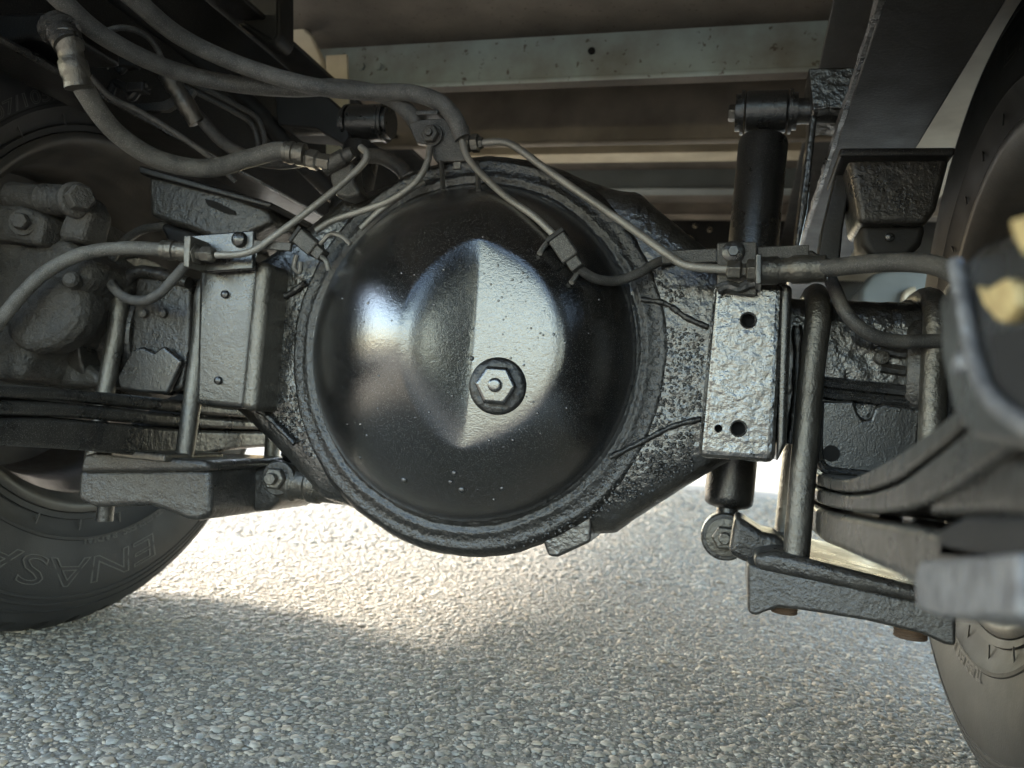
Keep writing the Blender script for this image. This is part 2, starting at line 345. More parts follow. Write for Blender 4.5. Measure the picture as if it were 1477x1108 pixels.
# ------------------------------------------------------------------ rear axle
CZ = .331; CX = 0.0
ax = thing('rear_axle', 'black painted banjo axle housing with large domed differential cover', 'axle', (0,0,.15))
def hh(x):
    a = abs(x); Rg = .181
    c = math.sqrt(max(Rg*Rg-x*x, 0)) if a < Rg else 0
    arm = .060 + .125*max(0, min(1, (.262-a)/.165))**1.15 if a < .262 else .060
    arm = min(arm, .15)
    k = 90.0; return math.log(math.exp(k*c)+math.exp(k*arm))/k
def housing():
    m = MB(); xs = np.linspace(-.42, .42, 169); n = 80; vs = []
    A_ = np.linspace(0, 2*math.pi, 801)
    for x in xs:
        h = hh(x); d = .052; e = 2/5.5
        Y_ = np.sign(np.cos(A_))*np.abs(np.cos(A_))**e*d; Z_ = np.sign(np.sin(A_))*np.abs(np.sin(A_))**e*h
        L_ = np.concatenate([[0], np.cumsum(np.hypot(np.diff(Y_), np.diff(Z_)))]); t_ = np.linspace(0, L_[-1], n+1)[:-1]
        for yy, zz in zip(np.interp(t_, L_, Y_), np.interp(t_, L_, Z_)): vs.append((x, yy, CZ+.002+zz))
    fs = [(i*n+k, (i+1)*n+k, (i+1)*n+(k+1) % n, i*n+(k+1) % n) for i in range(len(xs)-1) for k in range(n)]
    fs += [tuple(range(n)), tuple(range((len(xs)-1)*n, len(xs)*n))]
    m.add(vs, fs); o = m.build('housing', ROUGHPAINT, ax, smooth=180)
    sb = o.modifiers.new('sub', 'SUBSURF'); sb.subdivision_type = 'SIMPLE'; sb.levels = sb.render_levels = 1
    for nm, sz, st in (('coarse_cast', .018, .0016), ('fine_cast', .005, .0013)):
        tx = bpy.data.textures.new(nm, 'CLOUDS'); tx.noise_scale = sz; tx.noise_depth = 2
        d = o.modifiers.new(nm, 'DISPLACE'); d.texture = tx; d.strength = st; d.mid_level = .62; d.texture_coords = 'GLOBAL'
    return o
housing()
cc = V(CX, -.05, CZ)
rr1 = random.Random(2)
ph = [rr1.uniform(0, 6.28) for _ in range(6)]
wob = lambda a, h: .0025*math.sin(7*a+ph[0])+.002*math.sin(13*a+ph[1])+.0012*math.sin(29*a+ph[2])+.0008*math.sin(61*a+ph[3])
m = MB(); m.lathe([(.146,-.004),(.1485,.0045),(.1505,.0050),(.1525,.0022),(.1545,.0020),(.1575,.0040),(.160,.0042),(.1625,.0024),(.168,.0020),(.1715,.0032),(.174,.0022),(.178,-.002),(.181,-.008)], cc, (0,-1,0), 200, caps=False, wob=wob)
m.build('cover_flange', FLANGE, ax, smooth=80)
# domed cover
def cover():
    m = MB(); nr, na = 70, 200; RD = .151; vs = []
    xr = .032
    def h(x, z):
        r = math.hypot(x, z)/RD
        base = .112*(max(0, 1-r**1.9))**.75
        # pressed-in notch for the plug: a rolled flank on the left, a flat face on the right, meeting in a straight crease
        hv = .112*(1-.592**1.9)**.75; dx = x-xr
        def base_at(xx): return .112*(max(0, 1-(math.hypot(xx, z)/RD)**1.9))**.75
        D = base_at(xr)-hv
        if dx < 0:
            if D <= 0: return base
            w_ = .049*math.sqrt(D/.028)+1e-5; t_ = min(1, -dx/w_)
            return hv+(base-hv)*(1-(1-t_)**1.28)
        n_ = hv-.14*dx
        return .5*(base+n_-math.sqrt((base-n_)**2+1.6e-5*min(1, dx/.02))) if r < .93 else base
    for i in range(nr+1):
        rr_ = RD*(i/nr)**.8
        for k in range(na):
            a = 2*math.pi*k/na; x, z = rr_*math.cos(a), rr_*math.sin(a)
            vs.append((CX+x, -.052-h(x, z), CZ+z))
    fs = [(i*na+k, i*na+(k+1) % na, (i+1)*na+(k+1) % na, (i+1)*na+k) for i in range(nr) for k in range(na)]
    m.add(vs, fs); return m.build('differential_cover', COVER, ax, smooth=180), h
cov, ch = cover()
def on_cover(px, py):
    y = -.1
    for _ in range(12):
        q = U(px, py, Y=y); y = -.052-ch(q.x-CX, q.z-CZ)
    return U(px, py, Y=y)
q = on_cover(718, 557); nrm = V(.14, -1, 0).normalized()
m = MB(); m.lathe([(.0225,-.006),(.0225,.001),(.0205,.003),(.0175,.0035)], q, nrm, 40); m.build('plug_washer', FLANGE, cov, smooth=50)
m = MB(); m.hexnut(q+nrm*.0033, nrm, .0165, .010); m.lathe([(.0055,0),(.0055,.003),(.003,.004)], q+nrm*.0133, nrm, 16); m.build('filler_plug', COVER, cov, bevel=.001)
for px, py, r in ((583,692,.003),(655,682,.0025),(666,706,.0033),(650,695,.0022),(724,704,.002),(520,660,.0015),(680,517,.0022),(690,540,.0016)):
    c_ = on_cover(px, py); MB().lathe([(r,-.0005),(r*.8,r*.35),(r*.3,r*.5)], c_, (0,-1,0), 10).build('paint_drop', PAINT, cov, smooth=180)
m = MB(); r9 = random.Random(9)
for _ in range(170):
    px, py = (r9.gauss(735, 45), r9.uniform(380, 650)) if r9.random() < .6 else (r9.uniform(470, 880), r9.uniform(330, 730))
    q = on_cover(px, py)
    if math.hypot(q.x, q.z-CZ) > .14 or math.hypot(px-718, py-557) < 36: continue
    r = .0005+.0010*r9.random()**3; m.lathe([(r,-.0005),(r*.8,r*.35),(r*.3,r*.5)], q, (0,-1,0), 7)
o = m.build('paint_nib_scatter', COVER, cov, smooth=180); o['kind'] = 'stuff'
# weld beads of the gussets
def bead(pts, r, y, name='weld_bead', mt=ROUGHPAINT):
    P = spline([U(a, b, Y=y) for a, b in pts], 14)
    MB().tube(P, [r*(1+.15*math.sin(i*.7)+rnd.uniform(-.12,.12)) for i in range(len(P))], 8).build(name, FLANGE, ax, smooth=80)
bead(((925,432),(960,438),(990,458),(1022,472)), .0024, -.054)
bead(((880,660),(930,635),(970,615),(1012,604)), .0024, -.054)
bead(((388,432),(415,425),(440,408)), .003, -.054)
bead(((372,590),(392,606),(425,640)), .003, -.054)
for pts, y in ((((1150,470),(1150,560),(1140,640)), -.056), (((392,400),(400,425)), -.056)): bead(pts, .004, y)
# blistered paint lumps
def blisters():
    r = random.Random(5); m = MB(); n = 0
    regs = [((925,455),(1015,480),(1010,600),(900,640),(925,560)), ((840,690),(905,645),(1000,620),(1000,680),(880,740),(800,765)),
            ((395,445),(432,440),(438,560),(470,650),(455,670),(390,600)), ((700,775),(800,745),(850,720),(830,760),(740,795)), ((905,360),(960,400),(1000,440),(940,430))]
    def inside(p, poly):
        c = False
        for i in range(len(poly)):
            (x1,y1),(x2,y2) = poly[i], poly[i-1]
            if (y1 > p[1]) != (y2 > p[1]) and p[0] < (x2-x1)*(p[1]-y1)/(y2-y1)+x1: c = not c
        return c
    for poly in regs:
        xs, ys = [p[0] for p in poly], [p[1] for p in poly]
        area = (max(xs)-min(xs))*(max(ys)-min(ys))
        for _ in range(int(area/16)):
            p = (r.uniform(min(xs), max(xs)), r.uniform(min(ys), max(ys)))
            if not inside(p, poly): continue
            y = -.0535 if hypot_in(p) else -.052
            c = U(*p, Y=y); rad = .0005+.0013*r.random()**2.5
            m.lathe([(rad,-.0006),(rad*.85,rad*.2),(rad*.4,rad*.32)], c, (0,-1,0), 7); n += 1
    o = m.build('paint_blister_patch', FLANGE, ax, smooth=180); o['kind'] = 'stuff'; print('blisters', n)
def hypot_in(p): return False
blisters()
# bottom drain boss
MB().prism([U(x,y,Y=-.045) for x,y in ((782,780),(790,803),(804,804),(852,782),(854,740),(800,755))], (0,.05,0)).build('drain_boss', ROUGHPAINT, ax, bevel=.003)
# box shaped brackets on both tubes
def bore(o, holes):
    dg = bpy.context.evaluated_depsgraph_get; cut = []
    for q, r in holes:
        c_ = MB().lathe([(r,-.03),(r,.01)], q, (0,-1,0), 28).build('cutter', HOLE); cut.append(c_)
        b = o.modifiers.new('bore', 'BOOLEAN'); b.operation = 'DIFFERENCE'; b.object = c_; b.solver = 'EXACT'
    bpy.context.view_layer.update(); g_ = dg(); me = bpy.data.meshes.new_from_object(o.evaluated_get(g_), depsgraph=g_)
    o.modifiers.clear(); o.data = me; me.shade_smooth(); me.set_sharp_from_angle(angle=R(12))
    for c_ in cut: bpy.data.objects.remove(c_)
    return o
def box_bracket(poly, y, dy, holes, mt):
    a = [U(x,yy,Y=y) for x,yy in poly]
    o = MB().prism(a, (0,dy,0)).build('mounting_bracket', mt, ax, bevel=.006, seg=3)
    hs = [(U(px, py, Y=y), r) for px, py, r, k in holes if k == 'hole']
    if hs: bore(o, hs)
    for px, py, r, kind in holes:
        q = U(px, py, Y=y-.0005)
        if kind == 'hole':
            MB().lathe([(r*1.02,-.001),(r*1.3,.0006),(r*1.18,.0018),(r*1.0,.0008),(r*.98,-.008)], q, (0,-1,0), 28, caps=False).build('hole_rim', mt, o)
            MB().lathe([(r*.97,-.0095),(r*.97,-.009)], q, (0,-1,0), 24).build('hole', HOLE, o)
        else:
            MB().lathe([(r,-.001),(r*.85,r*.55),(r*.4,r*.8)], q, (0,-1,0), 16).build('rivet', mt, o)
    return o
box_bracket(((286,372),(372,376),(350,590),(280,584)), -.083, .06, ((325,425,.0042,'r'),(315,549,.0042,'r')), PAINT)
MB().prism([U(x,y,Y=-.086) for x,y in ((366,376),(388,378),(368,594),(344,590))], (0,.062,0)).build('bracket_edge', BOLT, ax, bevel=.007, seg=4)
box_bracket(((1030,402),(1132,408),(1118,668),(1006,660)), -.092, .07, ((1079,462,.0050,'hole'),(1065,618,.0050,'hole'),(1036,618,.0024,'hole')), BOXM)
MB().prism([U(x,y,Y=-.090) for x,y in ((1126,406),(1143,412),(1135,640),(1120,668))], (0,.066,0)).build('bracket_edge', PAINT, ax, bevel=.006, seg=4)
# right tube: rib, plate with cut-out
for yy in (552, 568):
    a, b = U(1176, yy-2, Y=-.056), U(1338, yy+16, Y=-.056); MB().tube([a, b], .0048, 8).build('rib', PAINT, ax)
pl = [U(x,y,Y=-.066) for x,y in ((1182,578),(1232,578),(1238,596),(1246,606),(1256,604),(1262,588),(1275,582),(1330,590),(1318,690),(1200,678),(1182,668))]
MB().prism(pl, (0,.014,0)).build('guard_plate', PAINT, ax, bevel=.003, seg=3)
MB().tube(spline([U(x,y,Y=-.068) for x,y in ((1182,580),(1180,640),(1184,668),(1200,680),(1260,686),(1316,690))], 6), .0035, 8).build('plate_lip', PAINT, ax)
q = U(1199, 654, Y=-.067); MB().lathe([(.0062,0),(.0062,.0005)], q, (0,-1,0), 20).build('hole', HOLE, ax)
MB().tube(spline([U(x,y,Y=-.054) for x,y in ((1262,510),(1272,505),(1300,510),(1320,508),(1326,522),(1318,536),(1270,530))], 5), .004, 8).build('weld_scar', ROUGHPAINT, ax)
q = U(1272, 516, Y=-.055); MB().lathe([(.006,-.002),(.005,.003),(.002,.004)], q, (0,-1,0), 12).build('weld_spot', BRACKET, ax)
pl = [U(x,y,Y=-.0575) for x,y in ((1360,470),(1363,473),(1363,476),(1360,476))]
# left tube: shield plate
pl = [U(x,y,Y=-.064) for x,y in ((196,398),(275,402),(272,500),(262,560),(240,570),(172,562),(168,545),(188,505),(192,440))]
MB().prism(pl, (0,.012,0)).build('shield_plate', CAST, ax, bevel=.004)
pl = [U(x,y,Y=-.074) for x,y in ((190,503),(205,500),(222,508),(235,498),(262,520),(240,568),(200,566),(172,560),(168,545))]
MB().prism(pl, (0,.008,0)).build('shield_plate', PAINT, ax, bevel=.003)
for px, py in ((235,452),(207,452),(232,562)):
    q = U(px, py, Y=-.066); MB().lathe([(.005,-.002),(.0045,.003),(.002,.0045)], q, (.2,-1,0), 10).build('weld_spot', BRACKET, ax)
MB().tube(spline([U(x,y,Y=-.068) for x,y in ((178,412),(190,396),(215,392),(272,408))], 6), .006, 10).build('plate_lip', CAST, ax)

# ------------------------------------------------------------------ leaf springs
def spring(x0, x1, leaves, label):
    t = thing('leaf_spring', label, 'leaf spring', ((x0+x1)/2, 0, .2))
    for top, bot, in leaves:
        T = spline(top, 6); B = spline(bot, 6)
        pl = T + B[::-1]; m = MB(); m.prism([(x0, p[1], p[2]) for p in pl], (x1-x0, 0, 0))
        m.build('leaf', LEAF, t, bevel=.0045, seg=3)
    return t
XL = -.287
def yz(px, py, X): p = U(px, py, X=X); return (X, p.y, p.z)
# left: measured in view, continued beyond the frame
LL = []
edges = [((-120,548),(0,556),(120,563),(255,577),(370,590)), ((-120,572),(0,577),(120,583),(255,597),(370,606)), ((-120,602),(0,602),(120,606),(255,618),(370,622)),
         ((-120,650),(0,646),(130,653),(255,662),(370,648))]
E3 = [[yz(x, y, XL) for x, y in e] for e in edges]
for e in E3: e.append((XL, .30, e[-1][2]+.004)); e.append((XL, .55, e[-1][2]+.03))
for i in range(3):
    top = E3[i]; bot = [(a, b, c+.0012) for a, b, c in E3[i+1]]
    if i == 2: top, bot = top[:6], bot[:6]
    LL.append((top, bot))
spl = spring(-.348, XL, LL, 'stacked black leaf spring passing in front of the left tyre')
XR = .295
def yzr(px, py): return yz(px, py, XR)
fr = [(.55,.06),(.25,.012)]
def leafR(top, bot, fwd=True):
    T = [yzr(*p) for p in top]; B = [yzr(*p) for p in bot]
    if fwd:
        T = [(XR, .5, T[0][2]+.05), (XR, .2, T[0][2]+.004)] + T; B = [(XR, .5, B[0][2]+.05), (XR, .2, B[0][2]+.004)] + B
    return T, B
spr = spring(XR, .362, [
    leafR(((1174,680),(1215,691),(1270,668),(1330,628),(1385,582),(1450,520)), ((1174,698),(1218,710),(1278,698),(1340,655),(1398,605),(1470,545))),
    leafR(((1173,701),(1220,713),(1280,702),(1342,660),(1400,612),(1472,552)), ((1172,722),(1222,737),(1285,738),(1350,718),(1425,668),(1500,610))),
    leafR(((1172,727),(1220,742),(1290,753),(1360,765),(1440,775)), ((1174,772),(1215,795),(1280,826),(1345,858),(1430,892)), True)],
    'thick curved leaf spring sweeping towards a blurred shackle beside the right tyre')
MB().prism([yzr(x, y) for x, y in ((1352,762),(1385,742),(1500,742),(1500,830),(1352,815))], (.075,0,0)).build('end_clip', DARK, spr, bevel=.003)
MB().prism([(XR-.004, *yzr(x, y)[1:]) for x, y in ((1345,812),(1500,800),(1500,895),(1380,893),(1342,880),(1338,840))], (.05,0,0)).build('end_block', WORN, spr, bevel=.0015, seg=2)

# right hand shackle hanger, close to the lens
XH = .288
sh = thing('spring_hanger', 'chipped black spring hanger with yellow paint marks near the leaf spring end', 'bracket', (XH, -.5, .3))
def xh(px, py, X=XH): p = U(px, py, X=X); return V(X, p.y, p.z)
MB().prism([xh(x,y,XH+.006) for x,y in ((1352,430),(1372,390),(1410,352),(1460,335),(1520,330),(1540,700),(1470,655),(1400,640),(1372,600),(1355,520))], (.05,0,0)).build('side_plate', PAINT, sh, bevel=.004, seg=3)
MB().tube(spline([xh(x,y,XH+.004) for x,y in ((1378,380),(1390,440),(1405,520),(1430,575),(1477,612),(1530,640))], 6), .0022, 10).build('worn_edge', WORN, sh)
MB().prism([xh(x,y,XH+.0045) for x,y in ((1425,480),(1480,470),(1520,480),(1520,600),(1470,590),(1435,550))], (.002,0,0)).build('slot', HOLE, sh, bevel=.0005)
for pl in (((1407,412),(1420,420),(1432,412),(1448,402),(1462,410),(1464,440),(1450,466),(1436,462),(1418,440)), ((1455,318),(1520,300),(1520,380),(1476,368),(1462,345))):
    MB().prism([xh(x,y,XH+.0035) for x,y in pl], (.003,0,0)).build('paint_mark', YELLOW, sh, bevel=.0006)
MB().prism([V(XH+.008, y_, z_) for y_, z_ in ((-.565,.25),(-.80,.26),(-.82,.543),(-.44,.543),(-.44,.455),(-.565,.39))], (.045,0,0)).build('added_dark_leg', RAIL, sh, bevel=.003)  # unseen upper leg, added so the cover's notch flank reflects dark
q = xh(1388, 525, XH+.005); MB().lathe([(.004,0),(.003,.002)], q, (-1,0,0), 14).build('bolt', WORN, sh)
MB().prism([xh(x,y,XH+.01) for x,y in ((1395,640),(1477,655),(1560,690),(1560,760),(1400,745),(1330,745),(1350,700))], (.05,0,0)).build('lower_arm', LEAF, sh, bevel=.004, seg=3)

# ------------------------------------------------------------------ U-bolts
def ubolt(x, zb, label, r=.0095, lean=0., y0=.068, top=.398):
    m = MB(); P = [V(x+lean, -y0-.012, zb), V(x+lean*.4, -y0, .33), V(x, -y0, top-.03)]
    for a in np.linspace(0, math.pi, 13)[1:-1]: P.append(V(x, -y0*math.cos(a), top-.03+.03*math.sin(a)**.7))
    P += [V(x, y0, top-.03), V(x, y0, .33), V(x+lean, y0, zb)]
    m.tube(P, r, 14)
    return tag(m.build('u_bolt', BOLT, smooth=60), label, 'u-bolt', 'u-bolts clamping the axle to its springs')
ubolt(.289, .19, 'thick u-bolt between the box bracket and the curved leaf spring', .0098, -.006)
ubolt(.372, .20, 'u-bolt on the outer side of the right spring beside the blurred hanger', .0095)
ubolt(-.268, .205, 'u-bolt crossing the stacked leaf spring beside the riveted box bracket', .0085, .006)
ubolt(-.365, .20, 'u-bolt standing by the dusty brake caliper', .0085)

# ------------------------------------------------------------------ spring plates
def P3(l, dy=0): return [U(x, y, Y=yy+dy) for x, y, yy in l]
spp = thing('spring_plate', 'rough cast spring plate hanging under the right spring with rusty thread ends', 'spring plate', U(1230,860,Y=-.1))
MB().prism(P3(((1086,800,-.09),(1120,795,-.092),(1385,862,-.125),(1388,884,-.125),(1090,822,-.09))), (0,.17,0)).build('top_flange', CAST, spp, bevel=.005, seg=3)
MB().prism(P3(((1078,812,-.085),(1380,880,-.12),(1380,934,-.12),(1362,930,-.12),(1330,915,-.118),(1250,896,-.108),(1150,880,-.095),(1122,878,-.092),(1102,884,-.09),(1090,890,-.088),(1078,884,-.085))), (0,.15,0)).build('casting_body', CAST, spp, bevel=.006, seg=3)
MB().prism(P3(((1060,742,-.05),(1100,768,-.05),(1120,772,-.05),(1150,800,-.05),(1082,815,-.05),(1050,800,-.05))), (0,.06,0)).build('shock_arm', CAST, spp, bevel=.006, seg=3)
for px, py, yy, r in ((1131,882,-.06,.0095),(1313,918,-.07,.011)):
    q = U(px, py, Y=yy); m = MB(); m.lathe([(r*(1+.06*(i % 2)), -.001+.0011*i) for i in range(14)][::-1], q+V(0,0,0), (0,0,1), 16); m.build('thread_end', RUSTN, spp)
spl_ = thing('spring_plate', 'heavy rounded cast spring plate in front of the left tyre', 'spring plate', U(210,700,Y=-.12))
MB().prism(P3(((118,656,-.12),(135,653,-.12),(300,664,-.1),(303,680,-.1),(112,682,-.12))), (0,.15,0)).build('top_flange', CAST, spl_, bevel=.005, seg=3)
MB().prism(P3(((112,678,-.115),(303,676,-.095),(304,700,-.095),(303,742,-.095),(290,752,-.095),(268,750,-.098),(250,742,-.1),(215,730,-.105),(135,732,-.113),(110,722,-.115))), (0,.13,0)).build('casting_body', CAST, spl_, bevel=.008, seg=4)
q = U(153, 728, Y=-.06); MB().lathe([(.008,-.016),(.008,.016)], q, (0,0,1), 14).build('thread_end', CAST, spl_)
MB().span(*sorted((U(153,655,Y=-.12).x, U(232,660,Y=-.12).x)), -.115, -.03, U(190,662,Y=-.115).z, U(190,650,Y=-.115).z).build('spacer_pad', BOLT, spl_, bevel=.002)
MB().prism(P3(((298,674,-.025),(330,670,-.025),(372,676,-.025),(410,672,-.025),(418,695,-.025),(402,712,-.025),(398,728,-.025),(380,738,-.025),(345,738,-.025),(300,738,-.025))), (0,.09,0)).build('shock_arm', CAST, spl_, bevel=.008, seg=4)

# ------------------------------------------------------------------ shock absorbers
def shock(top, bot, yt, yb, label, rt, rb, body_to, low=True):
    A, B = U(*top, Y=yt), U(*bot, Y=yb); d = (B-A); L = d.length; z = d.normalized()
    t = thing('shock_absorber', label, 'shock absorber', B)
    m = MB(); m.lathe([(rt*.72, .026),(rt*.95, .029),(rt, .033),(rt, L*body_to),(rt*.93, L*body_to+.004),(rt*.7, L*body_to+.004)], A, z, 36); m.build('dust_tube', PAINT, t)
    m = MB(); m.lathe([(rb, L*body_to-.05),(rb, L-.034),(rb*.96, L-.029),(rb*.8, L-.026),(rb*.45, L-.024),(rb*.45, L-.012)], A, z, 32); m.build('damper_tube', PAINT, t)
    m = MB(); m.lathe([(.0135,-.02),(.0195,-.02),(.0205,-.018),(.0205,.018),(.0195,.02),(.0135,.02)], A, (1,0,0), 32); m.build('upper_eye', PAINT, t, bevel=.001)
    for s_ in (-1, 1):
        m = MB(); m.lathe([(.0215,-.0016),(.0215,.0016)], A+V(s_*.0225,0,0), (1,0,0), 32); m.lathe([(.018,-.0025),(.018,.0025)], A+V(s_*.0265,0,0), (1,0,0), 28); m.build('bush_washer', PAINT, t)
    m = MB(); m.hexnut(A+V(-.029,0,0), (-1,0,0), .0085, .007); m.build('upper_nut', BOLT, t)
    m = MB(); m.cyl(A+V(.02,0,0), A+V(.075,0,0), .0125, 20) if top[0] > 700 else m.cyl(A+V(-.09,0,0), A+V(-.02,0,0), .0125, 20); m.build('mounting_pin', PAINT, t)
    return t, A, B, z
ts, A, B, z = shock((1105,162), (1046,772), .085, .045, 'black shock absorber with lower eye bolted to the right spring plate', .0235, .0222, .62)
m = MB(); m.lathe([(.012,-.016),(.0205,-.016),(.0215,-.013),(.0215,.013),(.0205,.016),(.012,.016)], B, (0,1,0), 32); m.build('lower_eye', CAST, ts, bevel=.001)
m = MB(); m.lathe([(.0165,0),(.0165,.003),(.012,.0035)], B+V(0,-.016,0), (0,-1,0), 28); m.build('washer', BOLT, ts)
m = MB(); m.hexnut(B+V(0,-.0195,0), (0,-1,0), .0115, .008); m.lathe([(.006,0),(.005,.004)], B+V(0,-.0275,0), (0,-1,0), 16); m.build('lower_nut', BOLT, ts, bevel=.0008)
ts2, A2, B2, z2 = shock((530,178), (420,700), .085, .03, 'black shock absorber behind the axle with its upper bush beneath the breather hoses', .0215, .0175, .62)
a, b = U(404,694,Y=-.01), U(500,704,Y=-.01); L9 = (b-a).length
m = MB(); m.lathe([(.015,0),(.019,.002),(.019,.018),(.0165,.020),(.0165,.034),(.0185,.036),(.0185,.046),(.0165,.048),(.0165,L9)], a, b-a, 32); m.build('lower_bush', BOLT, ts2, bevel=.0008)
q = U(397, 690, Y=-.03); m = MB(); m.lathe([(.0165,0),(.0175,.004),(.0165,.008)], q+V(0,.010,0), (.15,-1,0), 28); m.build('eye_washer', CAST, ts2, bevel=.001)
m = MB(); m.hexnut(q+V(0,.002,0), (.15,-1,0), .0115, .009); m.lathe([(.0062,0),(.0055,.007)], q+V(.001,-.007,0), (.15,-1,0), 14); m.build('clamp_bolt', BOLT, ts2, bevel=.0008)
# brackets carrying the upper shock pins
m = MB(); m.prism([U(x,y,Y=.06) for x,y in ((1166,98),(1240,96),(1232,165),(1222,158),(1195,156),(1172,160))], (0,.07,0)); m.prism([U(x,y,Y=.075) for x,y in ((1170,160),(1180,156),(1165,300),(1152,360),(1146,356))], (0,.05,0))
tag(m.build('shock_bracket', ROUGHPAINT, bevel=.002), 'black welded bracket holding the top of the right shock absorber', 'bracket')
m = MB(); m.prism([U(x,y,Y=.07) for x,y in ((395,135),(460,128),(500,165),(505,215),(455,185),(400,180))], (0,.06,0))
tag(m.build('shock_bracket', DARK, bevel=.003), 'dark bracket beside the upper bush of the left shock absorber', 'bracket')

# ------------------------------------------------------------------ wheels
TR = .345; TCZ = .345; RR = .208
def wheel(s, label):
    xi = s*(.452 if s < 0 else .432)            # inner bulge of the sidewall
    t = thing('wheel', label, 'wheel', (s*.54, .03, 0))
    c = V(0, .03, TCZ)
    # profile from rim bead outwards, (radius, distance outboard of the bulge)
    prof = [(RR-.004,.024),(RR+.004,.016),(RR+.006,.012),(RR+.012,.010),(RR+.013,.012),(RR+.018,.010),(RR+.030,.004),(RR+.031,.0028),(RR+.034,.0028),(RR+.035,.0036),(.262,.0005),(.275,0),(.295,.002),
            (.302,.0045),(.3025,.0035),(.305,.004),(.3055,.0055),(.309,.007),(.3095,.006),(.312,.0068),(.3125,.0085),(.318,.011),(.3185,.010),(.321,.0115),(.3215,.013),(.331,.018),(.338,.026),(.342,.034),(.3435,.060),(.345,.1),(.3435,.14),(.338,.172),(.30,.195),(RR,.175)]
    n = 240; m = MB(); ax_ = V(s, 0, 0); X, Y, Z = basis(ax_)
    # tread blocks: pull every other shoulder segment in
    vs = []
    for (r, h) in prof:
        for k in range(n):
            a = 2*math.pi*k/n; q = r
            if .329 < r and h < .05 and (k % 5 == 0): q = r-.009
            if r < .335 and h < .02: q = r
            if h >= .05 and h < .15 and k % 5 == 0: q = r-.009
            vs.append(c+ax_*(abs(xi)+h)+(X*math.cos(a)+Y*math.sin(a))*q)
    fs = [(i*n+k, i*n+(k+1) % n, (i+1)*n+(k+1) % n, (i+1)*n+k) for i in range(len(prof)-1) for k in range(n)]
    m.add(vs, fs); ty = m.build('tyre', RUBBER, t, smooth=35)
    rp = [(RR+.0045,.018),(RR+.0045,.012),(RR-.001,.010),(RR-.006,.012),(RR-.009,.020),(RR-.016,.026),(RR-.017,.05),(RR-.026,.058),(RR-.030,.085),(RR-.034,.16),(.10,.165),(.09,.15)]
    m = MB(); m.lathe(rp, c+ax_*abs(xi), ax_, 120, caps=False); m.build('rim', RIM, t, smooth=50)
    # radial moulding ticks above the rim
    for k in range(24):
        a = 2*math.pi*(k+.3)/24; e = V(0, math.sin(a), math.cos(a)); tn = V(0, math.cos(a), -math.sin(a))
        MB().box(c+V(s*(abs(xi)+.0078),0,0)+e*(RR+.021), (.0012,.0014,.018), (V(1,0,0), tn, e)).build('moulding_rib', LETTER, ty)
    return t, ty, c, xi
def sidewall_x(r):
    pts = [(RR+.018,.010),(RR+.030,.004),(.262,.0005),(.275,0),(.295,.002)]
    for (a, b), (c_, d) in zip(pts, pts[1:]):
        if a <= r <= c_: return b+(d-b)*(r-a)/(c_-a)
    return .0
def lettering(txt, ty, c, xi, s, rad, height, ang, outline=.0006, squash=1.0, name='lettering'):
    cu = bpy.data.curves.new('txt', 'FONT'); cu.body = txt; cu.size = 1; cu.align_x = 'LEFT'; cu.fill_mode = 'NONE'; cu.bevel_depth = outline/height*.7; cu.bevel_resolution = 0; cu.resolution_u = 3
    o = bpy.data.objects.new('txt', cu); col.objects.link(o); dg = bpy.context.evaluated_depsgraph_get(); dg.update()
    me = bpy.data.meshes.new_from_object(o.evaluated_get(dg)); vs = [v.co.copy() for v in me.vertices]; fs = [tuple(p.vertices) for p in me.polygons]
    bpy.data.objects.remove(o); bpy.data.curves.remove(cu); bpy.data.meshes.remove(me)
    out = []
    for v in vs:
        r = rad+(v.y-.35)*height/.72; a = ang+v.x*height*squash/.72/rad
        # seen from inboard: clockwise on the left wheel runs towards +Y at the top
        e = V(0, math.sin(a)*(1 if s < 0 else -1), math.cos(a))
        out.append(c+V(s*(abs(xi)+sidewall_x(r)-.0007),0,0)+e*r+V(v.z*height*s*.7,0,0))
    m = MB(); m.add(out, fs); return m.build(name, LETTER, ty, smooth=60)
wl, tyl, c, xi = wheel(-1, 'truck wheel behind the dusty brake caliper and the stacked leaf spring')
def ang_at(px, py):
    p = U(px, py, X=-.452); return math.atan2(p.y-.03, p.z-TCZ)
lettering('ENASAVE', tyl, c, xi, -1, .277, .031, ang_at(228,786), squash=2.0)
lettering('107/105N LT  (E)', tyl, c, xi, -1, .252, .013, ang_at(8,222), .0004, squash=1.5)
lettering('TUBELESS  RADIAL', tyl, c, xi, -1, .243, .0075, ang_at(240,752), .0003, squash=1.5)
wr, tyr, c, xi = wheel(1, 'truck wheel under the spring plate and the blurred spring hanger')
lettering('ENASAVE', tyr, c, xi, 1, .276, .030, R(0), squash=2.0)
lettering('TUBELESS RADIAL', tyr, c, xi, 1, .246, .0095, R(175), .0004, squash=1.3)

for s, lab in ((1, 'added unseen black flap behind the right wheel, darkening the cover reflections'),):
    m = MB(); m.span(s*.37, s*.90, -.465, -.458, .16, FZ-.004)
    tag(m.build('added_dark_flap', RUBBER, bevel=.001), lab, 'reflection blocker')  # out of view, added to block bright sky from the cover's reflection
